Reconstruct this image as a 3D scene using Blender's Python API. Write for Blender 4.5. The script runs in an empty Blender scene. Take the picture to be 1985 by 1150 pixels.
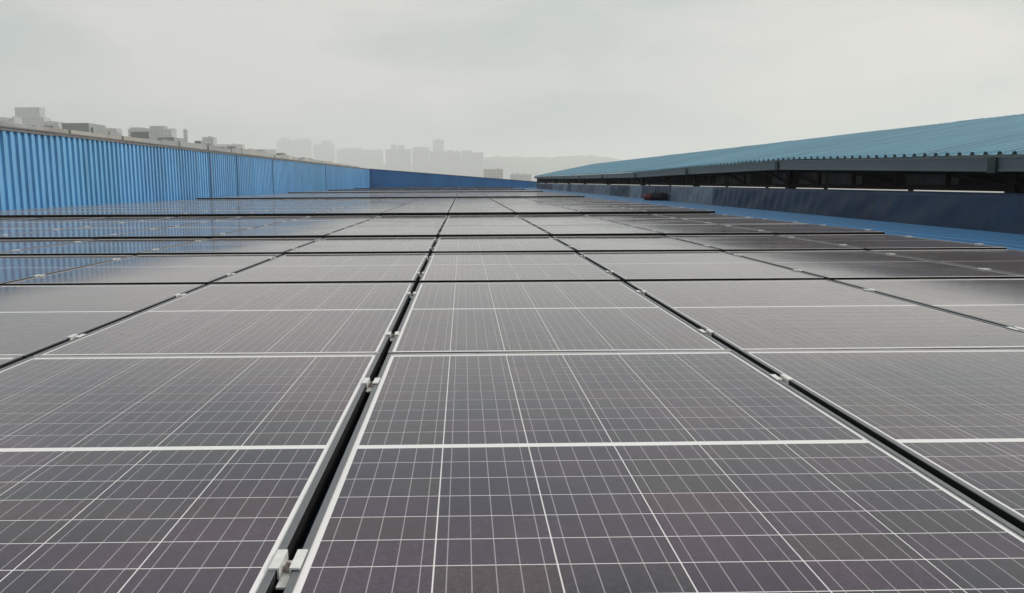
import bpy, bmesh, math, random
from mathutils import Matrix, Vector
random.seed(7)
sc = bpy.context.scene
R = math.radians

# ------------------------------------------------------------------ camera
CAM_H = 0.4977
YAW, PITCH, ROLL = 0.0128, 0.1423, -0.0054
FPX, CX, W0 = 1556.1, 919.0, 1985.0


def cam_axes():
    f = Vector((math.sin(YAW), math.cos(YAW), 0)); r = Vector((math.cos(YAW), -math.sin(YAW), 0)); u = Vector((0, 0, 1))
    f2 = f * math.cos(PITCH) - u * math.sin(PITCH); u2 = u * math.cos(PITCH) + f * math.sin(PITCH)
    r3 = r * math.cos(ROLL) + u2 * math.sin(ROLL); u3 = u2 * math.cos(ROLL) - r * math.sin(ROLL)
    return r3, u3, f2


cr, cu, cf = cam_axes()
cam = bpy.data.cameras.new('camera')
camo = bpy.data.objects.new('camera', cam)
sc.collection.objects.link(camo)
M = Matrix.Identity(4)
for i in range(3):
    M[i][0], M[i][1], M[i][2] = cr[i], cu[i], -cf[i]
M.translation = (0, 0, CAM_H)
camo.matrix_world = M
cam.sensor_width = 36.0
cam.lens = FPX / W0 * 36.0
cam.shift_x = (W0 / 2 - CX) / W0
cam.clip_start = 0.05
cam.clip_end = 9000
sc.camera = camo

# ------------------------------------------------------------------ sky, sun, exposure
SUN_EL, SUN_AZ = 40.0, 72.0          # azimuth measured from +Y (ahead) towards +X (right)
world = bpy.data.worlds.new('World'); sc.world = world; world.use_nodes = True
nt = world.node_tree; nt.nodes.clear()


def N(tree, kind, **kw):
    n = tree.nodes.new(kind)
    for k, v in kw.items():
        setattr(n, k, v)
    return n


wo = N(nt, 'ShaderNodeOutputWorld'); bg = N(nt, 'ShaderNodeBackground')
sky = N(nt, 'ShaderNodeTexSky', sky_type='NISHITA', sun_disc=False, sun_elevation=R(SUN_EL), sun_rotation=R(SUN_AZ),
        air_density=1.5, dust_density=6.0, ozone_density=1.0)
skm = N(nt, 'ShaderNodeMix', data_type='RGBA', blend_type='MULTIPLY'); skm.inputs[0].default_value = 1.0
skm.inputs[7].default_value = (0.10, 0.10, 0.10, 1)
nt.links.new(sky.outputs[0], skm.inputs[6])
tc = N(nt, 'ShaderNodeTexCoord')
mp = N(nt, 'ShaderNodeMapping'); mp.inputs['Scale'].default_value = (1.0, 1.0, 3.2)
nt.links.new(tc.outputs['Generated'], mp.inputs[0])
no = N(nt, 'ShaderNodeTexNoise'); no.inputs['Scale'].default_value = 1.9; no.inputs['Detail'].default_value = 5; no.inputs['Roughness'].default_value = 0.5
nt.links.new(mp.outputs[0], no.inputs['Vector'])
rp = N(nt, 'ShaderNodeValToRGB')
rp.color_ramp.elements[0].position = 0.40; rp.color_ramp.elements[0].color = (0.40, 0.505, 0.50, 1)
rp.color_ramp.elements[1].position = 0.60; rp.color_ramp.elements[1].color = (0.725, 0.71, 0.695, 1)
nt.links.new(no.outputs[0], rp.inputs[0])
# thin overcast is a little brighter and warmer on the side of the hidden sun
dt = N(nt, 'ShaderNodeVectorMath', operation='DOT_PRODUCT')
sd = Vector((math.sin(R(SUN_AZ)) * math.cos(R(SUN_EL)), math.cos(R(SUN_AZ)) * math.cos(R(SUN_EL)), math.sin(R(SUN_EL))))
dt.inputs[1].default_value = sd
nt.links.new(tc.outputs['Generated'], dt.inputs[0])
mr = N(nt, 'ShaderNodeMapRange'); mr.inputs[1].default_value = 0.1; mr.inputs[2].default_value = 1.0; mr.inputs[3].default_value = 0.0; mr.inputs[4].default_value = 1.0
nt.links.new(dt.outputs['Value'], mr.inputs[0])
wm = N(nt, 'ShaderNodeMix', data_type='RGBA', blend_type='MULTIPLY'); wm.inputs[7].default_value = (1.02, 1.01, 0.96, 1)
nt.links.new(mr.outputs[0], wm.inputs[0]); nt.links.new(rp.outputs[0], wm.inputs[6])
mx = N(nt, 'ShaderNodeMix', data_type='RGBA'); mx.inputs[0].default_value = 0.94
nt.links.new(skm.outputs[2], mx.inputs[6]); nt.links.new(wm.outputs[2], mx.inputs[7])
nt.links.new(mx.outputs[2], bg.inputs[0]); bg.inputs[1].default_value = 1.0
nt.links.new(bg.outputs[0], wo.inputs[0])

sun = bpy.data.lights.new('sun', 'SUN'); sun.energy = 2.5; sun.angle = R(14); sun.color = (1.0, 0.96, 0.90)
suno = bpy.data.objects.new('sun', sun); sc.collection.objects.link(suno)
suno.rotation_euler = sd.to_track_quat('Z', 'Y').to_euler()
suno.location = (20, 20, 40)

sc.view_settings.view_transform = 'Standard'; sc.view_settings.look = 'None'
sc.view_settings.exposure = 0.0; sc.view_settings.gamma = 1.0; sc.view_settings.use_curve_mapping = False
sc.render.engine = 'CYCLES'
sc.cycles.use_denoising = True
try:
    sc.cycles.denoiser = 'OPENIMAGEDENOISE'
except Exception:
    pass
sc.cycles.max_bounces = 8; sc.cycles.volume_bounces = 4; sc.cycles.diffuse_bounces = 3; sc.cycles.glossy_bounces = 4
sc.cycles.sample_clamp_indirect = 4.0


# ------------------------------------------------------------------ helpers
COL = sc.collection


def mesh(name, verts, faces, mats, idx=None, smooth=False, uvs=None):
    me = bpy.data.meshes.new(name)
    me.from_pydata([tuple(v) for v in verts], [], faces)
    for m in (mats if isinstance(mats, (list, tuple)) else [mats]):
        me.materials.append(m)
    if idx:
        me.polygons.foreach_set('material_index', idx)
    if smooth:
        me.polygons.foreach_set('use_smooth', [True] * len(faces))
    if uvs:
        ul = me.uv_layers.new(name='UVMap')
        ul.data.foreach_set('uv', [c for uv in uvs for c in uv])
    me.update()
    return me


def link(name, me, parent=None, loc=None, rot=None):
    o = bpy.data.objects.new(name, me); COL.objects.link(o)
    if parent is not None:
        o.parent = parent
    if loc is not None:
        o.location = loc
    if rot is not None:
        o.rotation_euler = rot
    return o


def tag(o, label=None, cat=None, group=None, kind=None):
    if label: o['label'] = label
    if cat: o['category'] = cat
    if group: o['group'] = group
    if kind: o['kind'] = kind
    return o


class MB:
    """collects boxes / bars / prisms into one mesh"""
    def __init__(s): s.v = []; s.f = []; s.i = []

    def box(s, x0, x1, y0, y1, z0, z1, mi=0):
        b = len(s.v)
        s.v += [(x0, y0, z0), (x1, y0, z0), (x1, y1, z0), (x0, y1, z0), (x0, y0, z1), (x1, y0, z1), (x1, y1, z1), (x0, y1, z1)]
        for q in ((0, 3, 2, 1), (4, 5, 6, 7), (0, 1, 5, 4), (1, 2, 6, 5), (2, 3, 7, 6), (3, 0, 4, 7)):
            s.f.append(tuple(b + k for k in q)); s.i.append(mi)
        return s

    def bar(s, p, q, wx, wz, mi=0):
        """square bar from p to q, wx wide across, wz deep the other way"""
        p, q = Vector(p), Vector(q); d = (q - p).normalized()
        up = Vector((0, 0, 1)) if abs(d.z) < .9 else Vector((1, 0, 0))
        a = d.cross(up).normalized(); c = a.cross(d).normalized(); b = len(s.v)
        for e in (p, q):
            for sa, sb in ((-1, -1), (1, -1), (1, 1), (-1, 1)):
                s.v.append(e + a * (sa * wx / 2) + c * (sb * wz / 2))
        for k in range(4):
            s.f.append((b + k, b + (k + 1) % 4, b + 4 + (k + 1) % 4, b + 4 + k)); s.i.append(mi)
        s.f.append((b + 3, b + 2, b + 1, b)); s.i.append(mi); s.f.append((b + 4, b + 5, b + 6, b + 7)); s.i.append(mi)
        return s

    def cyl(s, c, r, z0, z1, n=6, mi=0):
        b = len(s.v)
        for z in (z0, z1):
            for k in range(n):
                a = 2 * math.pi * k / n
                s.v.append((c[0] + r * math.cos(a), c[1] + r * math.sin(a), z))
        for k in range(n):
            s.f.append((b + k, b + (k + 1) % n, b + n + (k + 1) % n, b + n + k)); s.i.append(mi)
        s.f.append(tuple(b + n + k for k in range(n))); s.i.append(mi)
        s.f.append(tuple(b + k for k in reversed(range(n)))); s.i.append(mi)
        return s

    def build(s, name, mats, parent=None, loc=None, rot=None):
        me = mesh(name, s.v, s.f, mats, s.i)
        return link(name, me, parent, loc, rot)


def empty(name, loc=(0, 0, 0), rot=None):
    o = bpy.data.objects.new(name, None); COL.objects.link(o); o.location = loc
    o.empty_display_size = 0.1
    if rot: o.rotation_euler = rot
    return o


# ------------------------------------------------------------------ materials
def material(name, color, rough=0.5, metal=0.0, noise=0.0, nscale=8.0, spec=0.5, coat=0.0, objvar=0.0, stretch=(1, 1, 1), bump=0.0, bscale=40, coords='Object'):
    m = bpy.data.materials.new(name); m.use_nodes = True; t = m.node_tree
    b = t.nodes['Principled BSDF']
    b.inputs['Roughness'].default_value = rough; b.inputs['Metallic'].default_value = metal
    b.inputs['Specular IOR Level'].default_value = spec; b.inputs['Coat Weight'].default_value = coat
    b.inputs['Base Color'].default_value = (*color, 1)
    src = None
    tcx = N(t, 'ShaderNodeTexCoord'); mpx = N(t, 'ShaderNodeMapping'); mpx.inputs['Scale'].default_value = stretch
    t.links.new(tcx.outputs[coords], mpx.inputs[0])
    if noise:
        n = N(t, 'ShaderNodeTexNoise'); n.inputs['Scale'].default_value = nscale; n.inputs['Detail'].default_value = 6
        n.inputs['Roughness'].default_value = 0.65
        t.links.new(mpx.outputs[0], n.inputs['Vector'])
        mrx = N(t, 'ShaderNodeMapRange'); mrx.inputs[1].default_value = 0.3; mrx.inputs[2].default_value = 0.7
        mrx.inputs[3].default_value = 1 - noise; mrx.inputs[4].default_value = 1 + noise
        t.links.new(n.outputs[0], mrx.inputs[0])
        src = mrx.outputs[0]
        rr = N(t, 'ShaderNodeMapRange'); rr.inputs[1].default_value = 0.3; rr.inputs[2].default_value = 0.7
        rr.inputs[3].default_value = max(.02, rough * .8); rr.inputs[4].default_value = min(1, rough * 1.25)
        t.links.new(n.outputs[0], rr.inputs[0]); t.links.new(rr.outputs[0], b.inputs['Roughness'])
    if objvar:
        oi = N(t, 'ShaderNodeObjectInfo'); mo = N(t, 'ShaderNodeMapRange')
        mo.inputs[3].default_value = 1 - objvar; mo.inputs[4].default_value = 1 + objvar
        t.links.new(oi.outputs['Random'], mo.inputs[0])
        if src is not None:
            mu = N(t, 'ShaderNodeMath', operation='MULTIPLY'); t.links.new(src, mu.inputs[0]); t.links.new(mo.outputs[0], mu.inputs[1]); src = mu.outputs[0]
        else:
            src = mo.outputs[0]
    if src is not None:
        vm = N(t, 'ShaderNodeVectorMath', operation='SCALE'); vm.inputs[0].default_value = color
        t.links.new(src, vm.inputs['Scale']); t.links.new(vm.outputs[0], b.inputs['Base Color'])
    if bump:
        n2 = N(t, 'ShaderNodeTexNoise'); n2.inputs['Scale'].default_value = bscale; n2.inputs['Detail'].default_value = 4
        t.links.new(mpx.outputs[0], n2.inputs['Vector'])
        bp = N(t, 'ShaderNodeBump'); bp.inputs['Strength'].default_value = bump; bp.inputs['Distance'].default_value = 0.01
        t.links.new(n2.outputs[0], bp.inputs['Height']); t.links.new(bp.outputs[0], b.inputs['Normal'])
    return m


def glassy(m, base_socket, dust=(0.30, 0.27, 0.275), dust_amt=0.03, rough=0.075):
    """solar-glass finish: dark sheet under smooth glass with a thin patchy film of dust"""
    t = m.node_tree; b = t.nodes['Principled BSDF']
    geo = N(t, 'ShaderNodeNewGeometry')
    n = N(t, 'ShaderNodeTexNoise'); n.inputs['Scale'].default_value = 1.3; n.inputs['Detail'].default_value = 7; n.inputs['Roughness'].default_value = 0.62
    t.links.new(geo.outputs['Position'], n.inputs['Vector'])
    n2 = N(t, 'ShaderNodeTexNoise'); n2.inputs['Scale'].default_value = 160; n2.inputs['Detail'].default_value = 3
    t.links.new(geo.outputs['Position'], n2.inputs['Vector'])
    ad = N(t, 'ShaderNodeMath', operation='MULTIPLY_ADD'); ad.inputs[1].default_value = 0.5
    smp = N(t, 'ShaderNodeMapping'); smp.inputs['Scale'].default_value = (9, 1.1, 1); t.links.new(geo.outputs['Position'], smp.inputs[0])
    n3 = N(t, 'ShaderNodeTexNoise'); n3.inputs['Scale'].default_value = 2.2; n3.inputs['Detail'].default_value = 5; t.links.new(smp.outputs[0], n3.inputs['Vector'])
    a3 = N(t, 'ShaderNodeMath', operation='MULTIPLY_ADD'); a3.inputs[1].default_value = 0.6
    t.links.new(n3.outputs[0], a3.inputs[0]); t.links.new(n.outputs[0], a3.inputs[2])
    a4 = N(t, 'ShaderNodeMath', operation='SUBTRACT'); a4.inputs[1].default_value = 0.3; t.links.new(a3.outputs[0], a4.inputs[0])
    t.links.new(n2.outputs[0], ad.inputs[0]); t.links.new(a4.outputs[0], ad.inputs[2])
    mrx = N(t, 'ShaderNodeMapRange'); mrx.inputs[1].default_value = 0.4; mrx.inputs[2].default_value = 1.1
    mrx.inputs[3].default_value = dust_amt * 0.1; mrx.inputs[4].default_value = dust_amt * 2.6
    t.links.new(ad.outputs[0], mrx.inputs[0])
    mixc = N(t, 'ShaderNodeMix', data_type='RGBA'); mixc.inputs[7].default_value = (*dust, 1)
    t.links.new(mrx.outputs[0], mixc.inputs[0]); t.links.new(base_socket, mixc.inputs[6])
    t.links.new(mixc.outputs[2], b.inputs['Base Color'])
    r2 = N(t, 'ShaderNodeMapRange'); r2.inputs[1].default_value = 0.3; r2.inputs[2].default_value = 0.75
    r2.inputs[3].default_value = rough * 0.55; r2.inputs[4].default_value = rough * 1.7
    t.links.new(n.outputs[0], r2.inputs[0]); t.links.new(r2.outputs[0], b.inputs['Roughness'])
    b.inputs['IOR'].default_value = 1.57
    b.inputs['Specular Tint'].default_value = (1.0, 0.925, 0.955, 1)   # anti-reflective coating
    b.inputs['Sheen Weight'].default_value = 0.26; b.inputs['Sheen Roughness'].default_value = 0.24; b.inputs['Sheen Tint'].default_value = (1.0, 0.91, 0.85, 1)


def cell_material():
    m = bpy.data.materials.new('polycrystalline_cell'); m.use_nodes = True; t = m.node_tree
    at_ = N(t, 'ShaderNodeAttribute', attribute_name='tone', attribute_type='GEOMETRY')
    ramp = N(t, 'ShaderNodeValToRGB')
    cols = [(0.0, (0.021, 0.009, 0.032)), (0.3, (0.036, 0.016, 0.039)), (0.55, (0.019, 0.012, 0.034)), (0.8, (0.024, 0.019, 0.028)), (1.0, (0.040, 0.018, 0.031))]
    while len(ramp.color_ramp.elements) < len(cols):
        ramp.color_ramp.elements.new(0.5)
    for e, (p, c) in zip(ramp.color_ramp.elements, cols):
        e.position = p; e.color = (*c, 1)
    t.links.new(at_.outputs['Fac'], ramp.inputs[0])
    # crystal grain
    geo = N(t, 'ShaderNodeNewGeometry')
    vo = N(t, 'ShaderNodeTexVoronoi'); vo.inputs['Scale'].default_value = 190
    t.links.new(geo.outputs['Position'], vo.inputs['Vector'])
    sepc = N(t, 'ShaderNodeSeparateColor'); t.links.new(vo.outputs['Color'], sepc.inputs[0])
    mg = N(t, 'ShaderNodeMapRange'); mg.inputs[3].default_value = 0.6; mg.inputs[4].default_value = 1.45
    t.links.new(sepc.outputs[0], mg.inputs[0])
    sc_ = N(t, 'ShaderNodeVectorMath', operation='SCALE'); t.links.new(ramp.outputs[0], sc_.inputs[0]); t.links.new(mg.outputs[0], sc_.inputs['Scale'])
    # five printed busbars per half cell
    uv = N(t, 'ShaderNodeUVMap', uv_map='UVMap'); sx = N(t, 'ShaderNodeSeparateXYZ'); t.links.new(uv.outputs[0], sx.inputs[0])
    m5 = N(t, 'ShaderNodeMath', operation='MULTIPLY'); m5.inputs[1].default_value = 5.0; t.links.new(sx.outputs[0], m5.inputs[0])
    fr = N(t, 'ShaderNodeMath', operation='FRACT'); t.links.new(m5.outputs[0], fr.inputs[0])
    sb = N(t, 'ShaderNodeMath', operation='SUBTRACT'); sb.inputs[1].default_value = 0.5; t.links.new(fr.outputs[0], sb.inputs[0])
    ab = N(t, 'ShaderNodeMath', operation='ABSOLUTE'); t.links.new(sb.outputs[0], ab.inputs[0])
    lt = N(t, 'ShaderNodeMath', operation='LESS_THAN'); lt.inputs[1].default_value = 0.024; t.links.new(ab.outputs[0], lt.inputs[0])
    mb = N(t, 'ShaderNodeMix', data_type='RGBA'); mb.inputs[7].default_value = (0.30, 0.275, 0.30, 1)
    t.links.new(lt.outputs[0], mb.inputs[0]); t.links.new(sc_.outputs[0], mb.inputs[6])
    glassy(m, mb.outputs[2])
    return m


def sheet_material():
    m = bpy.data.materials.new('white_backsheet_under_glass'); m.use_nodes = True; t = m.node_tree
    c = N(t, 'ShaderNodeRGB'); c.outputs[0].default_value = (0.82, 0.80, 0.81, 1)
    glassy(m, c.outputs[0], dust_amt=0.06)
    return m


MAT = {}
MAT['cell'] = cell_material()
MAT['sheet'] = sheet_material()
MAT['alu_side'] = material('grey_anodised_side', (0.007, 0.007, 0.009), rough=0.7, metal=0.3, noise=0.15, nscale=20)  # near-black frame sides: the shade of the gap is put into the colour
MAT['alu'] = material('anodised_aluminium', (0.17, 0.175, 0.19), rough=0.42, metal=0.5, noise=0.10, nscale=30)
MAT['alu_bright'] = material('bright_aluminium_end_bar', (0.55, 0.54, 0.54), rough=0.45, metal=0.4, noise=0.1, nscale=30)
MAT['alu_end'] = material('dark_anodised_end', (0.012, 0.012, 0.013), rough=0.75, noise=0.2, nscale=20, spec=0.1)  # shade of the void under panels put into end-face colour; rails share it
MAT['clamp'] = material('mill_aluminium', (0.74, 0.74, 0.72), rough=0.45, metal=0.35, noise=0.12, nscale=60)
MAT['bolt'] = material('rusted_zinc_bolt', (0.36, 0.30, 0.27), rough=0.5, metal=0.6, noise=0.25, nscale=120)
MAT['roof'] = material('blue_roof_sheet', (0.035, 0.17, 0.36), rough=0.5, spec=0.3, noise=0.18, nscale=3, bump=0.1)
MAT['wall'] = material('blue_painted_sheet', (0.14, 0.36, 0.61), rough=0.36, noise=0.16, nscale=3.0, objvar=0.10, stretch=(1, 1, .25))
MAT['wall2'] = material('blue_painted_sheet_weathered', (0.13, 0.355, 0.585), rough=0.36, noise=0.16, nscale=3.0, objvar=0.08, stretch=(1, 1, .25))
MAT['endwall'] = material('deep_blue_sheet', (0.03, 0.17, 0.38), rough=0.45, noise=0.12, nscale=1.0, objvar=0.10)
MAT['cap'] = material('weathered_zinc_capping', (0.15, 0.145, 0.14), rough=0.6, noise=0.2, nscale=3)
MAT['joint'] = material('navy_joint_strip', (0.03, 0.10, 0.21), rough=0.5, noise=0.15, nscale=4)
MAT['bracket'] = material('dark_green_bracket', (0.018, 0.035, 0.032), rough=0.6, noise=0.2, nscale=8)
MAT['shed'] = material('faded_teal_roof_sheet', (0.155, 0.325, 0.43), rough=0.42, noise=0.14, nscale=1.6, objvar=0.11, stretch=(.3, 1, 1))
MAT['gutter'] = material('grey_green_gutter', (0.105, 0.13, 0.13), rough=0.45, noise=0.2, nscale=4, stretch=(1, .3, 1))
MAT['board_grey'] = material('dusty_grey_board', (0.060, 0.064, 0.060), rough=0.8, noise=0.45, nscale=3, spec=0.1)  # lighter mottled boards mixed at random among the near-black ones
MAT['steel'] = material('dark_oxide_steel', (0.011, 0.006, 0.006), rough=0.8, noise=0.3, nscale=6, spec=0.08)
MAT['black'] = material('sooty_dark_board', (0.007, 0.008, 0.008), rough=0.9, noise=0.4, nscale=2.5, spec=0.05)  # deep shade inside the shed put into the board colour
MAT['navy'] = material('navy_flashing', (0.020, 0.042, 0.085), rough=0.5, spec=0.18, noise=0.35, nscale=5, stretch=(1, 1.6, .3), objvar=0.25)  # blue base darkened to carry the shade under the eave
MAT['pale'] = material('faded_grey_blue_flashing', (0.115, 0.155, 0.21), rough=0.5, spec=0.25, noise=0.3, nscale=4, objvar=0.4)
MAT['red'] = material('dull_red_canvas', (0.11, 0.022, 0.022), rough=0.8, noise=0.2, nscale=12)
MAT['canvas'] = material('black_canvas', (0.012, 0.013, 0.018), rough=0.85, noise=0.3, nscale=12)
MAT['concrete'] = material('weathered_concrete', (0.34, 0.325, 0.30), rough=0.85, noise=0.3, nscale=.25)
MAT['olive'] = material('olive_stained_render', (0.25, 0.245, 0.20), rough=0.85, noise=0.35, nscale=.3)
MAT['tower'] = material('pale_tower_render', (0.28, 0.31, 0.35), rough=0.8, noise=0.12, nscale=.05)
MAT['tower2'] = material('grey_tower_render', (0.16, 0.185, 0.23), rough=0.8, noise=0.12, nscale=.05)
MAT['low_grey'] = material('pale_grey_roof_render', (0.29, 0.30, 0.30), rough=0.85, noise=0.25, nscale=.2)
MAT['pane'] = material('dark_window_band', (0.13, 0.14, 0.15), rough=0.25)
MAT['ground'] = material('dusty_ground', (0.30, 0.29, 0.26), rough=0.95, noise=0.35, nscale=.02, coords='Generated')
MAT['leaf'] = material('hazy_treeline', (0.055, 0.075, 0.045), rough=0.9, noise=0.35, nscale=.05)
MAT['bodywall'] = material('factory_wall_render', (0.35, 0.35, 0.33), rough=0.85, noise=0.15, nscale=.5)

# ------------------------------------------------------------------ ground and the roof the camera stands on
GZ = -9.0
g = 40
gv = [(-6000 + 12000 * i / g, -6000 + 12000 * j / g, GZ) for j in range(g + 1) for i in range(g + 1)]
gf = [(j * (g + 1) + i, j * (g + 1) + i + 1, (j + 1) * (g + 1) + i + 1, (j + 1) * (g + 1) + i) for j in range(g) for i in range(g)]
tag(link('ground', mesh('ground', gv, gf, MAT['ground'])), kind='structure')

WALL_X, UP_X, END_Y = -9.0, 6.2, 78.0
ROOF_Z = -0.125


def ribbed(u0, u1, v0, v1, pitch, flat, slant, depth, put, first=0.0):
    """trapezoid ribs running along v; put(u, v, d) places a point; returns verts, faces"""
    us = []
    u = u0
    while u < u1 - 1e-6:
        for du, d in ((0, 0), (flat, 0), (flat + slant, depth), (pitch - slant, depth)):
            if u + du <= u1 + 1e-6:
                us.append((u + du, d))
        u += pitch
    us.append((u1, 0))
    vs, fs = [], []
    for (uu, d) in us:
        vs.append(put(uu, v0, d)); vs.append(put(uu, v1, d))
    for k in range(len(us) - 1):
        fs.append((2 * k, 2 * k + 2, 2 * k + 3, 2 * k + 1))
    return vs, fs


v, f = ribbed(WALL_X, UP_X + .3, -8.0, END_Y, 0.25, .17, .02, .03, lambda u, w, d: (u, w, ROOF_Z + d))
roof = tag(link('roof', mesh('roof', v, f, MAT['roof'])), kind='structure')
MB().box(WALL_X - .25, 16.2, -8.2, END_Y + .3, GZ, ROOF_Z - .03).build('building_body', MAT['bodywall'], roof)

# ------------------------------------------------------------------ solar panels
PITCH_X, X0, PITCH_Y, YC0 = 1.04, -0.2355, 1.69, 1.482
PW, PL, LIP, LIPY, FH = 1.0195, 1.656, 0.011, 0.006, 0.040
CPX, CPY, MID = 0.1632, 0.0791, 0.019
COLS = range(-8, 4)
NROWS = 44
# small level steps between the rows (front height, back height), a shallow saw-tooth like the photograph's
SEG = [(0, 1, .000, .000), (1, 2, .001, -.001), (2, 3, .004, -.004), (3, 4, .008, -.005), (4, 7, .016, -.016), (7, 15, .026, -.020), (15, 23, .022, -.018),
       (23, 30, .022, -.018), (30, 37, .022, -.02), (37, 44, .022, -.02)]


def row_level(r):
    for a, b, z0, z1 in SEG:
        if a <= r < b:
            return z0 + (z1 - z0) * (r - a) / (b - a), z0 + (z1 - z0) * (r + 1 - a) / (b - a)


def frame_mesh():
    w, l = PW / 2, PL / 2; ch = .0012
    loops = [(w, l, -FH), (w, l, -ch), (w - ch, l - ch, 0), (w - LIP, l - LIPY, 0), (w - LIP, l - LIPY, -.006), (w - .03, l - .03, -FH + .002)]
    vs, fs, idx = [], [], []
    for (a, b, z) in loops:
        vs += [(-a, -b, z), (a, -b, z), (a, b, z), (-a, b, z)]
    for k in range(len(loops) - 1):
        for q in range(4):
            if k == 4: continue
            fs.append((4 * k + q, 4 * k + (q + 1) % 4, 4 * k + 4 + (q + 1) % 4, 4 * k + 4 + q))
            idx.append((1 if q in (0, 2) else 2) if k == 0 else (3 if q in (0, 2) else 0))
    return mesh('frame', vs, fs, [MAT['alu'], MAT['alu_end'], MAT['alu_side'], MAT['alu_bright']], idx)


def cell_quad(cx, cy, z, vs, fs, uvs):
    hx, hy = CPX / 2 - .0011, CPY / 2 - .0013
    b = len(vs)
    vs += [(cx - hx, cy - hy, z), (cx + hx, cy - hy, z), (cx + hx, cy + hy, z), (cx - hx, cy + hy, z)]
    fs.append((b, b + 1, b + 2, b + 3)); uvs += [(0, 0), (1, 0), (1, 1), (0, 1)]
    lo = len(vs); zz = z - .0004
    vs += [(cx - hx, cy - hy, zz), (cx + hx, cy - hy, zz), (cx + hx, cy + hy, zz), (cx - hx, cy + hy, zz)]
    for k in range(4):
        fs.append((lo + k, lo + (k + 1) % 4, b + (k + 1) % 4, b + k)); uvs += [(0, 0), (0, 0), (0, 0), (0, 0)]


def tone_attr(me, vals):
    a = me.attributes.new('tone', 'FLOAT', 'FACE'); a.data.foreach_set('value', vals)


CELL_Z = -.0027
SPOTS = [((i - 2.5) * CPX, s * (MID / 2 + (j + .5) * CPY)) for s in (-1, 1) for j in range(10) for i in range(6)]
cell_variants = []
for k in range(9):
    vs, fs, uvs = [], [], []
    cell_quad(0, 0, 0, vs, fs, uvs)
    me = mesh('cell', vs, fs, MAT['cell'], uvs=uvs); tone_attr(me, [k / 8] * len(fs)); cell_variants.append(me)
joined_variants = []
for k in range(4):
    vs, fs, uvs, tv = [], [], [], []
    for (x, y) in SPOTS:
        n0 = len(fs); cell_quad(x, y, CELL_Z, vs, fs, uvs); tv += [random.random()] * (len(fs) - n0)
    me = mesh('cells', vs, fs, MAT['cell'], uvs=uvs); tone_attr(me, tv); joined_variants.append(me)
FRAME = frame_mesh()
smb = MB(); smb.box(-PW / 2 + LIP - .004, PW / 2 - LIP + .004, -PL / 2 + LIPY - .004, PL / 2 - LIPY + .004, -.008, -.003)
SHEET = mesh('glass_sheet', smb.v, smb.f, MAT['sheet'])

ORD = ['first', 'second', 'third', 'fourth', 'fifth', 'sixth', 'seventh', 'eighth', 'ninth', 'tenth', 'eleventh', 'twelfth', 'thirteenth', 'fourteenth',
       'fifteenth', 'sixteenth', 'seventeenth', 'eighteenth', 'nineteenth', 'twentieth', 'twenty-first', 'twenty-second', 'twenty-third', 'twenty-fourth',
       'twenty-fifth', 'twenty-sixth', 'twenty-seventh', 'twenty-eighth', 'twenty-ninth', 'thirtieth', 'thirty-first', 'thirty-second']


def col_words(c):
    if c == 0: return 'in the central column'
    side = 'left' if c < 0 else 'right'
    return '%s column %s of the central one' % (ORD[abs(c) - 1], side)


def project(x, y, z):
    d = Vector((x, y, z - CAM_H)); zc = d.dot(cf)
    if zc < .05: return None
    return CX + FPX * d.dot(cr) / zc, 575 - FPX * d.dot(cu) / zc


def panel_pose(c, r):
    zf, zb = row_level(r)
    yc = YC0 + r * PITCH_Y - (.022 if r == 1 else 0)
    xc = X0 + PITCH_X * (c + .5)
    return Vector((xc, yc, (zf + zb) / 2)), math.atan2(zb - zf, PL)


def in_view(c, r, m=8):
    p, _ = panel_pose(c, r)
    pts = [project(p.x + sx * PW / 2, p.y + sy * PL / 2, p.z) for sx in (-1, -.5, 0, .5, 1) for sy in (-1, -.5, 0, .5, 1)]
    return any(q and -m < q[0] < 1985 + m and -10 < q[1] < 1160 for q in pts)


single_panels, mass = [], []
for r in range(NROWS):
    for c in COLS:
        if in_view(c, r, 420):
            (single_panels if len(single_panels) < 300 else mass).append((c, r))

for (c, r) in single_panels:
    p, tilt = panel_pose(c, r)
    tx = tilt + random.uniform(-.0011, .0011)
    e = empty('solar_panel', p, (tx, random.uniform(-.002, .002), random.uniform(-.0012, .0012)))
    look = 'dark half-cut solar panel' if r < 3 else 'grey-looking solar panel'
    tag(e, '%s, %s row from the camera, %s' % (look, ORD[r], col_words(c)), 'solar panel', 'solar panels laid in rows on the roof')
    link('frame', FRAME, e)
    link('glass_sheet', SHEET, e)
    if r < 2 and in_view(c, r):
        for (x, y) in SPOTS:
            link('cell', random.choice(cell_variants), e, (x, y, CELL_Z))
    else:
        o = link('cells', joined_variants[random.randrange(4)], e); o['kind'] = 'stuff'

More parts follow.
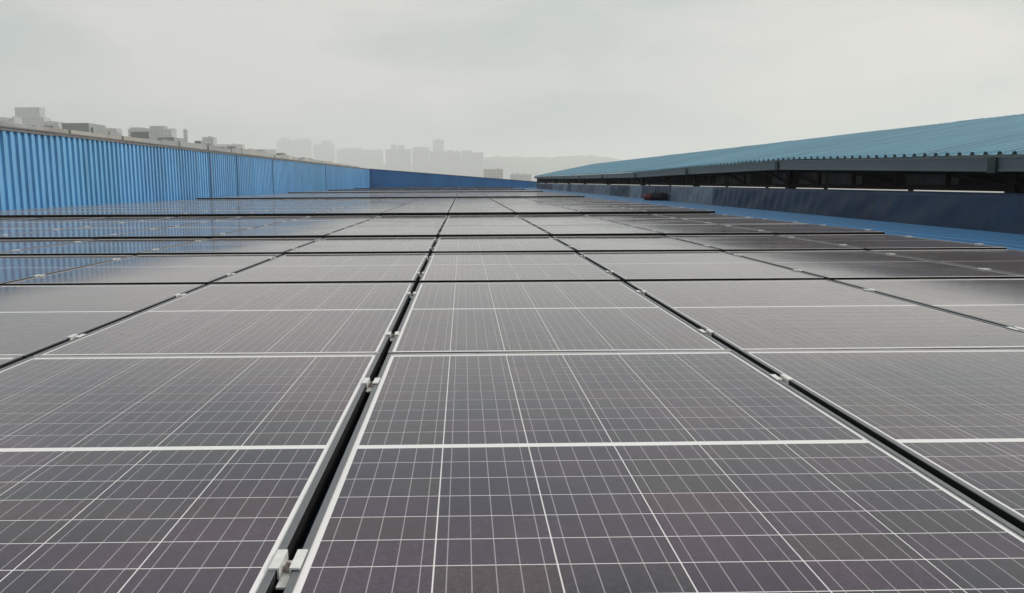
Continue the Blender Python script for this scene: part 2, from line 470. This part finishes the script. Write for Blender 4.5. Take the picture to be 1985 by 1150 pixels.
# the remaining, farthest panels merge into one sheet of glass
fv, ff, fi = [], [], []
fb = MB(); fc_v, fc_f, fc_uv, fc_t = [], [], [], []
for (c, r) in mass:
    p, tilt = panel_pose(c, r); zf, zb = row_level(r)
    x0, x1, y0, y1 = p.x - PW / 2, p.x + PW / 2, p.y - PL / 2, p.y + PL / 2
    b = len(fv)
    # frame box with the glass set 3 mm down inside it, level with the row's tilt
    def P(x, y, dz): return (x, y, zf + (zb - zf) * (y - y0) / PL + dz)
    ring = [(x0, y0), (x1, y0), (x1, y1), (x0, y1)]
    inn = [(x0 + LIP, y0 + LIPY), (x1 - LIP, y0 + LIPY), (x1 - LIP, y1 - LIPY), (x0 + LIP, y1 - LIPY)]
    fv += [P(x, y, -FH) for x, y in ring] + [P(x, y, 0) for x, y in ring] + [P(x, y, 0) for x, y in inn] + [P(x, y, -.003) for x, y in inn]
    for q in range(4):
        n = (q + 1) % 4
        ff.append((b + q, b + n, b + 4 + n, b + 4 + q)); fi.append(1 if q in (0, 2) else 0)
        ff.append((b + 4 + q, b + 4 + n, b + 8 + n, b + 8 + q)); fi.append(0)
        ff.append((b + 8 + q, b + 8 + n, b + 12 + n, b + 12 + q)); fi.append(0)
    ff.append((b + 12, b + 13, b + 14, b + 15)); fi.append(2)
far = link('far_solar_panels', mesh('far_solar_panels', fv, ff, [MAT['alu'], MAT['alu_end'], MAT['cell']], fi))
tag(far, 'farthest rows of solar panels merging into grey bands near the end wall', 'solar panels', kind='stuff')

# clamps and rails in the gaps
CL = [(-.472, .495), (-.56, .42), (-.48, .50), (-.50, .47), (-.49, .49)]
GAP = PITCH_X - PW


def clamp_meshes():
    b = MB(); h2 = .027
    for s in (-1, 1):
        xi, xo = s * (GAP / 2 - .0035), s * (GAP / 2 + .010)
        b.box(min(xi, xo), max(xi, xo), -h2, h2,   .0004, .0030)                       # flange on the frame
        b.box(min(xi, xi + s * .0025), max(xi, xi + s * .0025), -h2, h2, -.013, .0004)  # web down into the gap
    b.box(-GAP / 2 + .0035, GAP / 2 - .0035, -h2 - .020, h2, -.016, -.013)
    m1 = mesh('bracket', b.v, b.f, MAT['clamp'], b.i)
    q = MB(); q.cyl((0, -.004), .0066, -.013, -.0112, 14); q.cyl((0, -.004), .0056, -.0112, -.004, 6); q.cyl((0, -.004), .0028, -.004, .001, 8)
    return m1, mesh('bolt', q.v, q.f, MAT['bolt'], q.i)


CB, CBOLT = clamp_meshes()
RAILS = set()
for r in range(0, 9):
    zf, zb = row_level(r)
    for k, dy in enumerate(CL[r % 5]):
        y = YC0 + r * PITCH_Y + dy
        z = zf + (zb - zf) * (dy + PL / 2) / PL
        for c in range(-4, 5):
            x = X0 + PITCH_X * c
            pr = project(x, y, z)
            if not pr or not (-15 < pr[0] < 2000 and pr[1] < 1160): continue
            e = empty('panel_clamp', (x, y, z), (math.atan2(zb - zf, PL), 0, random.uniform(-.03, .03)))
            gapw = 'just %s of the central column' % ('left' if c == 0 else 'right') if c in (0, 1) else \
                'beyond the %s column %s of centre' % (ORD[(-c if c < 0 else c - 1) - 1], 'left' if c < 0 else 'right')
            tag(e, '%s aluminium clamp of %s row, in gap %s' % ('near' if k == 0 else 'far', ORD[r], gapw), 'clamp', 'clamps bolted in the gaps between the panels')
            link('bracket', CB, e); link('bolt', CBOLT, e)
        RAILS.add((r, k, round(y, 4), round(z, 4)))
for (r, k, y, z) in sorted(RAILS):
    xl, xr = X0 + PITCH_X * -8, X0 + PITCH_X * 4
    b = MB(); top = z - FH - .004; bot = ROOF_Z + .031
    b.box(-(xr - xl) / 2, (xr - xl) / 2, -.02, -.016, bot, top); b.box(-(xr - xl) / 2, (xr - xl) / 2, .016, .02, bot, top)
    b.box(-(xr - xl) / 2, (xr - xl) / 2, -.016, .016, bot, bot + .004); b.box(-(xr - xl) / 2, (xr - xl) / 2, -.016, .016, top - .018, top - .014)
    o = b.build('mounting_rail', MAT['alu_end'], None, ((xl + xr) / 2, y, 0))
    tag(o, 'dark rail crossing beneath the %s row of panels, its %s rail' % (ORD[r], 'nearer' if k == 0 else 'farther'), 'rail', 'rails under the panels')

# ------------------------------------------------------------------ left wall of corrugated blue sheets
def wall_top(y): return 1.585 + (y - 16) * .0023


lw = empty('corrugated_wall', (WALL_X, 12, ROOF_Z))
tag(lw, 'long bright blue corrugated sheet wall along the left edge of the roof', 'wall')
SW = 1.04
y = 12.0; k = 0
while y < END_Y - .05:
    y1 = min(y + SW, END_Y)
    off = random.uniform(-.003, .003) - (.004 if k % 2 else 0)
    vs, fs = [], []
    prof = []
    u = 0.0
    while u < y1 - y - 1e-4:
        for du, d in ((0, 0), (.125, 0), (.138, .052), (.247, .052)):
            if u + du < y1 - y: prof.append((u + du, d))
        u += .26
    prof.append((y1 - y + .012, 0))
    for (uu, d) in prof:
        for z in (0.0, wall_top(y + uu) - ROOF_Z):
            vs.append((d + off, y - 12 + uu, z))
    for q in range(len(prof) - 1):
        fs.append((2 * q, 2 * q + 2, 2 * q + 3, 2 * q + 1))
    # give the sheet a back so it has thickness
    nb = len(vs)
    for (uu, d) in prof:
        for z in (0.0, wall_top(y + uu) - ROOF_Z):
            vs.append((d + off - .004, y - 12 + uu, z))
    for q in range(len(prof) - 1):
        fs.append((nb + 2 * q + 1, nb + 2 * q + 3, nb + 2 * q + 2, nb + 2 * q))
    for q in range(len(prof) - 1):
        fs.append((2 * q + 1, 2 * q + 3, nb + 2 * q + 3, nb + 2 * q + 1))
    teal = 17.5 < y < 21 or 46 < y < 52
    link('wall_sheet', mesh('wall_sheet', vs, fs, MAT['wall2'] if teal else MAT['wall']), lw)
    y = y1; k += 1
for (ya, yb) in [(12 + 6 * q, min(18 + 6 * q, END_Y)) for q in range(11)]:
    b = MB(); n = len(b.v)
    za, zb = wall_top(ya) - ROOF_Z, wall_top(yb) - ROOF_Z
    ya2, yb2 = ya - 12, yb - 12 - .006
    b.v += [(-.12, ya2, za + .004), (.075, ya2, za + .004), (.075, yb2, zb + .004), (-.12, yb2, zb + .004), (-.12, ya2, za + .05), (.075, ya2, za + .035), (.075, yb2, zb + .035), (-.12, yb2, zb + .05)]
    for q in ((0, 3, 2, 1), (4, 5, 6, 7), (0, 1, 5, 4), (1, 2, 6, 5), (2, 3, 7, 6), (3, 0, 4, 7)):
        b.f.append(q); b.i.append(0)
    b.box(.060, .067, ya2, yb2, min(za, zb) - .045, min(za, zb) + .002)
    b.build('capping', MAT['cap'], lw)
for yj in (28.9, 32.3, 38.3, 53.0):
    MB().box(.056, .075, yj - 12 - .06, yj - 12 + .06, 0, wall_top(yj) - ROOF_Z - .05).build('joint_strip', MAT['joint'], lw)

# ------------------------------------------------------------------ end wall with a falling top edge
EX0, EX1 = WALL_X, 7.4
def end_top(x): return 1.73 + (x - EX0) / (EX1 - EX0) * (.40 - 1.73)


ew = empty('end_wall', (EX0, END_Y, ROOF_Z))
tag(ew, 'dark blue sheet wall closing the far end, its top falling to the right', 'wall')
x = EX0
while x < EX1 - .05:
    x1 = min(x + 1.0, EX1); vs, fs, prof = [], [], []
    u = 0.0
    while u < x1 - x - 1e-4:
        for du, d in ((0, 0), (.15, 0), (.165, -.02), (.235, -.02)):
            if u + du < x1 - x: prof.append((u + du, d))
        u += .25
    prof.append((x1 - x, 0))
    for (uu, d) in prof:
        for z in (0, end_top(x + uu) - ROOF_Z):
            vs.append((x - EX0 + uu, d, z))
    nb = len(vs)
    for (uu, d) in prof:
        for z in (0, end_top(x + uu) - ROOF_Z):
            vs.append((x - EX0 + uu, d + .03, z))
    for q in range(len(prof) - 1):
        fs.append((2 * q, 2 * q + 2, 2 * q + 3, 2 * q + 1)); fs.append((nb + 2 * q + 1, nb + 2 * q + 3, nb + 2 * q + 2, nb + 2 * q))
        fs.append((2 * q + 1, 2 * q + 3, nb + 2 * q + 3, nb + 2 * q + 1))
    link('wall_sheet', mesh('wall_sheet', vs, fs, MAT['endwall']), ew)
    x = x1
b = MB()
b.bar((0.06, -.02, end_top(EX0) - ROOF_Z + .02), (EX1 - EX0, -.02, end_top(EX1) - ROOF_Z + .02), .12, .05)
b.build('capping', MAT['cap'], ew)

# ------------------------------------------------------------------ right: upstand flashing and the open-sided roof shed
UZ1 = 0.335
up = empty('upstand_wall', (UP_X, 4, ROOF_Z))
tag(up, 'low dark blue metal upstand running below the open shed on the right', 'wall')
y = 4.0
while y < 68:
    ln = 2.0
    nx, nz = 22, 7
    vs, fs = [], []
    s1 = .13 * y
    for i in range(nx + 1):
        for j in range(nz + 1):
            yy, zz = ln * i / nx - .004 * (i == 0), (UZ1 - ROOF_Z) * j / nz
            ya_ = y + yy; sn = math.sin(math.pi * j / nz)
            dd = (.012 * math.sin(2.3 * ya_ + 1.1 * math.sin(.7 * ya_)) + .009 * math.sin(5.1 * ya_ + 4.5 * j / nz) + .004 * math.sin(13.7 * ya_ + 7 * j / nz)) * sn + (.016 * math.sin(17.0 * ya_ + 2 * j / nz) * sn if y > 13 else 0)
            vs.append((dd + .10 * (1 - j / nz) * -1 * .5, y - 4 + yy, zz))
    for i in range(nx):
        for j in range(nz):
            a = i * (nz + 1) + j
            fs.append((a, a + 1, a + nz + 2, a + nz + 1))
    nb = len(vs)
    vs += [(x_ + .05, y_, z_) for (x_, y_, z_) in vs[:nb]]
    for i in range(nx):
        a = i * (nz + 1) + nz
        fs.append((a, nb + a, nb + a + nz + 1, a + nz + 1))
        fs.append((nb + a - nz, nb + a, nb + a + nz + 1, nb + a + 1))
    faded = 18 < y < 58
    link('flashing_sheet', mesh('flashing_sheet', vs, fs, MAT['pale'] if (faded and random.random() < .75) else MAT['navy'], smooth=True), up)
    y += ln

EAVE = [(2, .70), (9.15, .752), (15.5, .868), (21.8, .835), (28.3, .785), (35, .79), (41.8, .80), (48.2, .81), (54.9, .84), (61.5, .87), (68.3, .90)]
RIDGE_X = 11.0


def eave(y):
    for (a, za), (b_, zb) in zip(EAVE, EAVE[1:]):
        if y <= b_: return za + (zb - za) * (y - a) / (b_ - a)
    return EAVE[-1][1]


def ridge(y): return 1.70 + (y - 10) * .0030


shed = empty('roof_shed', (UP_X, 4, ROOF_Z))
tag(shed, 'open-sided shed with faded teal corrugated roof along the right edge', 'shed')
OX, OY, OZ = UP_X, 4, ROOF_Z
y = 2.0
SHW = 1.0
while y < 68.2:
    for side in (0, 1):
        prof = []
        u = 0.0
        while u < SHW - 1e-4:
            for du, d in ((0, 0), (.13, 0), (.155, .038), (.205, .038), (.23, 0)):
                if du == .23 and False: continue
                prof.append((u + du, d))
            u += .25
        prof.append((SHW + .01, 0))
        vs, fs = [], []
        lift = random.uniform(0, .010)
        for th in (0, -.004):
            for (uu, d) in prof:
                ze, zr = eave(y + uu) + .012, ridge(y + uu)
                if side == 0:
                    a = (UP_X - .10, y + uu, ze + d + th + lift); c_ = (RIDGE_X, y + uu, zr + d + th + lift)
                else:
                    a = (RIDGE_X + .02, y + uu, zr + d + th - .012); c_ = (2 * RIDGE_X - UP_X, y + uu, ze + d + th)
                vs.append((a[0] - OX, a[1] - OY, a[2] - OZ)); vs.append((c_[0] - OX, c_[1] - OY, c_[2] - OZ))
        n = len(prof)
        for q in range(n - 1):
            fs.append((2 * q, 2 * q + 1, 2 * q + 3, 2 * q + 2))
            m0 = 2 * n
            fs.append((m0 + 2 * q + 2, m0 + 2 * q + 3, m0 + 2 * q + 1, m0 + 2 * q))
            fs.append((2 * q, 2 * q + 2, m0 + 2 * q + 2, m0 + 2 * q)); fs.append((2 * q + 1, m0 + 2 * q + 1, m0 + 2 * q + 3, 2 * q + 3))
        link('roof_sheet', mesh('roof_sheet', vs, fs, MAT['shed']), shed)
    y += SHW
# gutter lengths between the brackets, brackets, posts
for (a, za), (b_, zb) in zip(EAVE, EAVE[1:]):
    b = MB(); n = 0
    x0, x1 = UP_X - .16 - OX, UP_X - .02 - OX
    t0, t1 = za - OZ - .012, zb - OZ - .012
    hh = .165
    b.v += [(x0, a - OY, t0 - hh), (x1, a - OY, t0 - hh), (x1, b_ - OY - .01, t1 - hh), (x0, b_ - OY - .01, t1 - hh), (x0 - .02, a - OY, t0), (x1, a - OY, t0), (x1, b_ - OY - .01, t1), (x0 - .02, b_ - OY - .01, t1)]
    for q in ((0, 3, 2, 1), (4, 5, 6, 7), (0, 1, 5, 4), (1, 2, 6, 5), (2, 3, 7, 6), (3, 0, 4, 7)):
        b.f.append(q); b.i.append(0)
    # rolled lip and a swage line
    b.bar((x0 - .024, a - OY, t0 - .004), (x0 - .024, b_ - OY - .01, t1 - .004), .016, .02)
    b.bar((x0 - .006, a - OY, t0 - hh + .02), (x0 - .006, b_ - OY - .01, t1 - hh + .02), .012, .03)
    b.build('gutter', MAT['gutter'], shed)
for i, (yy, zz) in enumerate(EAVE[1:]):
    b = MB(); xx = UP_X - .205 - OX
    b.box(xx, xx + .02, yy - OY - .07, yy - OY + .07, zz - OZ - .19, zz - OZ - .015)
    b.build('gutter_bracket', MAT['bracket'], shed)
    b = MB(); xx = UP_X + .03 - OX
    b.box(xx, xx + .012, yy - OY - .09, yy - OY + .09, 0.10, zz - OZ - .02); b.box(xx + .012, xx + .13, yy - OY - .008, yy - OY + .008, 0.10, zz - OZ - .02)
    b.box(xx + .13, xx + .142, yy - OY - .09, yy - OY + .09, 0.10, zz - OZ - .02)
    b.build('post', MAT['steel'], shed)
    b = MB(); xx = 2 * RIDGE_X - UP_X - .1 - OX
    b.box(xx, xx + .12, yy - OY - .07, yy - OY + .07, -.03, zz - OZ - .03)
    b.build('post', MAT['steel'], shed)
# lattice girder under the eave: chords, uprights, diagonals and boards added for the shaded interior
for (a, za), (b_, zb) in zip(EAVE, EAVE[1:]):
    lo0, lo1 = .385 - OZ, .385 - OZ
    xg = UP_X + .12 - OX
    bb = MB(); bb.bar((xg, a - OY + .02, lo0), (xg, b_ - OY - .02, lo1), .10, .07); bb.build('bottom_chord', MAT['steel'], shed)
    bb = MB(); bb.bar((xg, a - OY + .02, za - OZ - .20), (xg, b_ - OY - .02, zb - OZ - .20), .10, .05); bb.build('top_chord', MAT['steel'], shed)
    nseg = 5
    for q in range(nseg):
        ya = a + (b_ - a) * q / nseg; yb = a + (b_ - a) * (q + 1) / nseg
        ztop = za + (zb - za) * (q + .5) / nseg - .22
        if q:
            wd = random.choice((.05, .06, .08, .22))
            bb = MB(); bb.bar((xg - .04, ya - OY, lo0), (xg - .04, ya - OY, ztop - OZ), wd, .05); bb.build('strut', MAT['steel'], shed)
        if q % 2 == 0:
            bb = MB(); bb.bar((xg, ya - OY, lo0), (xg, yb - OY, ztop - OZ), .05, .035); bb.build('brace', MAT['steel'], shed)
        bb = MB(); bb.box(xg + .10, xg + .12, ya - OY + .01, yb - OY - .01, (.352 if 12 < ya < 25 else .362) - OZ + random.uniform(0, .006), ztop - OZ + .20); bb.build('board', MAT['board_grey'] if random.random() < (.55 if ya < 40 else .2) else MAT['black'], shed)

# dark bundle with a red end lying at the foot of the upstand
bag = empty('tool_bag', (UP_X - .42, 24.4, ROOF_Z + .03), (0, 0, R(12)))
tag(bag, 'dark tool bag with a red end lying by the upstand under the shed', 'bag')


def pillow(x0, x1, y0, y1, z1, mat, name, rnd=.25):
    bm = bmesh.new(); bmesh.ops.create_cube(bm, size=1)
    for vv in bm.verts:
        vv.co = ((x0 + x1) / 2 + vv.co.x * (x1 - x0), (y0 + y1) / 2 + vv.co.y * (y1 - y0), z1 / 2 + vv.co.z * z1)
    bmesh.ops.bevel(bm, geom=bm.edges[:], offset=min(x1 - x0, y1 - y0, z1) * rnd, segments=3, affect='EDGES')
    for vv in bm.verts:
        if vv.co.z > z1 * .5: vv.co.z += .02 * math.sin(9 * vv.co.x + 3) * 1.0
    me = bpy.data.meshes.new(name); bm.to_mesh(me); bm.free(); me.materials.append(mat)
    for pl in me.polygons: pl.use_smooth = True
    return me


link('bag_body', pillow(-.12, .44, -.2, .2, .2, MAT['canvas'], 'bag_body'), bag)
link('bag_end', pillow(-.30, -.1, -.19, .19, .19, MAT['red'], 'bag_end'), bag)
hb = MB()
for q in range(7):
    a0, a1 = math.pi * q / 7, math.pi * (q + 1) / 7
    hb.bar((.16 - .15 * math.cos(a0), 0, .19 + .06 * math.sin(a0)), (.16 - .15 * math.cos(a1), 0, .19 + .06 * math.sin(a1)), .025, .012)
hb.build('strap', MAT['canvas'], bag)

# ------------------------------------------------------------------ beyond the roof: neighbouring roofs and the hazy city
def at(x, y, D):
    """world X and Z of a picture direction at the distance D ahead"""
    d = cf + cr * ((x - CX) / FPX) - cu * ((y - 575) / FPX)
    t = D / d.y
    return d.x * t, CAM_H + d.z * t


def block(name, label, cat, x0, x1, ytop, D, depth, mat, storey=3.3, heads=(), group=None, slant=0.0, sill=True):
    xa, zt = at(x0, ytop, D); xb, _ = at(x1, ytop, D)
    w = xb - xa
    e = empty(name, ((xa + xb) / 2, D + depth / 2, GZ)); tag(e, label, cat, group)
    h = zt - GZ
    b = MB(); b.box(-w / 2, w / 2, -depth / 2, depth / 2, 0, h - .9)
    b.build('wall', MAT[mat], e)
    # parapet
    b = MB(); t = .3
    b.box(-w / 2 - .15, w / 2 + .15, -depth / 2 - .15, -depth / 2 + t, h - .9, h); b.box(-w / 2 - .15, w / 2 + .15, depth / 2 - t, depth / 2 + .15, h - .9, h)
    b.box(-w / 2 - .15, -w / 2 + t, -depth / 2 + t, depth / 2 - t, h - .9, h); b.box(w / 2 - t, w / 2 + .15, -depth / 2 + t, depth / 2 - t, h - .9, h)
    b.build('parapet', MAT[mat], e)
    n = max(1, int((h - 1.4) / storey))
    nb = max(1, int(w / 3.6))
    b = MB()
    for s in range(n):
        z = h - 1.3 - (s + 1) * storey + 1.0
        if z < .5: break
        for q in range(nb):
            c = -w / 2 + w * (q + .5) / nb
            b.box(c - w / nb * .32, c + w / nb * .32, -depth / 2 - .06, -depth / 2 + .1, z, z + 1.5)
    if b.v:
        b.build('windows', MAT['pane'], e)['kind'] = 'stuff'
    rb = random.Random(int(x0 * 7 + x1))
    for q in range(3 + int(w / 25)):
        c = rb.uniform(-w / 2 + 1, w / 2 - 2); ww = rb.uniform(.03, .12) * w; hh_ = rb.uniform(.4, 2.6) * (1.6 if D > 2000 else .7)
        MB().box(c, c + ww, rb.uniform(-depth / 2 + 1, 0), depth / 2 - 1, h - .9, h + hh_).build('roof_tank', MAT[mat], e)
    if D > 2000 or rb.random() < .5:
        c = rb.uniform(-w / 3, w / 3); MB().box(c - .25, c + .25, -.25, .25, h - .9, h + rb.uniform(3, 9) * D / 2600).build('mast', MAT['tower2'], e)
    for (hx0, hx1, hyt) in heads:
        a0, zh = at(hx0, hyt, D + 2); a1, _ = at(hx1, hyt, D + 2)
        c0 = (xa + xb) / 2
        b = MB(); b.box(a0 - c0, a1 - c0, -depth / 2 + 2, depth / 2 - 1, h - .9, zh - GZ)
        b.box(a0 - c0 - .3, a1 - c0 + .3, -depth / 2 + 1.7, depth / 2 - .7, zh - GZ, zh - GZ + .35)
        b.build('roof_block', MAT[mat], e)
    return e


G_F, G_M = 'hazy tower blocks on the skyline', 'rooftops beyond the blue wall'
# far skyline
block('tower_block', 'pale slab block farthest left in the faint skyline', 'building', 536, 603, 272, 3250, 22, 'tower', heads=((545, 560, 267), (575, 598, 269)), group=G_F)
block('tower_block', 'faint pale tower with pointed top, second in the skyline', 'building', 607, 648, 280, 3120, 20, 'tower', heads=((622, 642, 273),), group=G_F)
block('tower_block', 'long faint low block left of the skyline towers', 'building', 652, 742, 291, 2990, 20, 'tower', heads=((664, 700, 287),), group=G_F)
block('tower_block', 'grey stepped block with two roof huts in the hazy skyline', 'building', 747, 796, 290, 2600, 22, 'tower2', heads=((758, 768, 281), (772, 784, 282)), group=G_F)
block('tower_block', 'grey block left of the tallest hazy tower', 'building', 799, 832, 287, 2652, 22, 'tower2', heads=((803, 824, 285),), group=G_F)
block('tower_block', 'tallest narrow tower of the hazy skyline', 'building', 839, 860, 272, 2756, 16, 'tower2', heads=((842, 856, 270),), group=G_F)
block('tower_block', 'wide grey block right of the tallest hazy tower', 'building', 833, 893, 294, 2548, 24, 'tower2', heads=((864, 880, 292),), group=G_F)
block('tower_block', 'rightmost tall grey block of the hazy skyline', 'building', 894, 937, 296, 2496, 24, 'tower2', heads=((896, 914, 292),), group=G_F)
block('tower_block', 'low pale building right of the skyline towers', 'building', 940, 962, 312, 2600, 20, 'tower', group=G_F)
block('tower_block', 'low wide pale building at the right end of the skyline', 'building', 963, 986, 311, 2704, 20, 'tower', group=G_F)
block('low_building', 'nearer low concrete building with bands, under the right end of the skyline', 'building', 938, 975, 328, 965, 14, 'concrete', group=G_M)
block('low_building', 'low pale building just left of the dark shed end', 'building', 990, 1030, 338, 1104, 14, 'tower', group=G_M)
# nearer roofs over the left wall
block('low_building', 'pale grey rooftop block above the wall at the far left', 'building', 24, 84, 227, 985, 16, 'low_grey', heads=((28, 76, 209),), group=G_M)
block('low_building', 'small dark flat roof right of the far-left rooftop block', 'building', 84, 112, 236, 777, 14, 'low_grey', group=G_M)
block('low_building', 'blue-grey box of a building at the left edge', 'building', -40, 27, 229, 897, 16, 'low_grey', group=G_M)
block('low_building', 'low grey block, first of the dark blocks over the wall', 'building', 186, 226, 249, 867, 14, 'low_grey', group=G_M)
block('low_building', 'grey block left of the darkest block over the wall', 'building', 248, 288, 250, 837, 14, 'low_grey', heads=((252, 275, 248),), group=G_M)
block('low_building', 'darkest and tallest of the blocks over the wall', 'building', 288, 332, 250, 807, 14, 'low_grey', heads=((290, 318, 245),), group=G_M)
block('water_tower', 'thin upright water tower above the wall', 'tower', 355, 362, 251, 900, 3, 'concrete', group=G_M)
block('low_building', 'small dark block farthest right over the long wall', 'building', 392, 413, 266, 837, 12, 'low_grey', group=G_M)
block('low_building', 'pale low roof between the dark blocks and skyline', 'building', 418, 470, 280, 1254, 14, 'concrete', group=G_M)
block('low_building', 'faint low roof just left of the skyline slab', 'building', 474, 534, 290, 1554, 14, 'tower', group=G_M)
# long neighbouring hall whose stained edge runs parallel just above the blue wall
nh = empty('neighbouring_hall', (-30, 36, GZ)); tag(nh, 'long low stained concrete hall just behind the blue wall', 'building')


def hall_top(y):
    pts = [(30, 3.75), (44.6, 3.82), (57, 4.02), (67, 4.16), (80, 4.24), (100, 4.34), (133, 4.36), (200, 4.15)]
    for (a, za), (b_, zb) in zip(pts, pts[1:]):
        if y <= b_: return za + (zb - za) * (y - a) / (b_ - a)
    return pts[-1][1]


MB().box(-8, 4.9, 0, 160, 0, 3.5 - GZ).build('wall', MAT['concrete'], nh)
for q in range(40):
    ya = q * 4.0
    MB().box(4.6, 5.05 + random.uniform(0, .2), ya + .04, ya + 3.96, 2.3 - GZ, hall_top(36 + ya) - GZ + random.uniform(-.18, .06)).build('parapet_panel', MAT[random.choice(('low_grey', 'concrete', 'concrete', 'low_grey'))], nh)
for q in range(46):
    yy = random.uniform(2, 150); xx = random.uniform(-4, 3); w_ = random.uniform(.4, 2.0); h_ = random.uniform(.05, .75)
    MB().box(xx, xx + w_, yy, yy + w_ * 1.4, 3.5 - GZ, hall_top(36 + yy) - GZ + h_).build('roof_unit', MAT[random.choice(('low_grey', 'concrete', 'low_grey'))], nh)

# hazy wooded ridge closing the horizon
vs, fs = [], []
rows_, n = 7, 260
for i in range(n + 1):
    a = R(-62) + R(124) * i / n
    D = 3000
    prof_h = 66 + 15 * math.sin(5.1 * a + 1) + 12 * math.sin(17 * a) + 6 * math.sin(47 * a + .5) + random.uniform(-3, 3)
    for j in range(rows_):
        t = j / (rows_ - 1)
        z = GZ - .5 + (prof_h + 9) * math.sin(t * math.pi) ** .8 + (random.uniform(-1.2, 1.2) if 0 < j < rows_ - 1 else 0)
        rr = D + 260 * (t - .5) + random.uniform(-4, 4)
        vs.append((rr * math.sin(a), rr * math.cos(a), z))
for i in range(n):
    for j in range(rows_ - 1):
        q = i * rows_ + j
        fs.append((q, q + rows_, q + rows_ + 1, q + 1))
tag(link('hills', mesh('hills', vs, fs, MAT['leaf'])), kind='structure')

# ------------------------------------------------------------------ haze
hz = MB().box(-6100, 6100, -6100, 6100, GZ - 1.2, 176).build('haze', None)
hz.data.materials.clear()
hm = bpy.data.materials.new('haze'); hm.use_nodes = True; t = hm.node_tree; t.nodes.clear()
ho = N(t, 'ShaderNodeOutputMaterial'); pv = N(t, 'ShaderNodeVolumePrincipled')
pv.inputs['Color'].default_value = (0.985, 0.99, 1.0, 1); pv.inputs['Density'].default_value = 0.00055; pv.inputs['Anisotropy'].default_value = 0.3
t.links.new(pv.outputs[0], ho.inputs['Volume'])
hz.data.materials.append(hm)
tag(hz, kind='stuff')
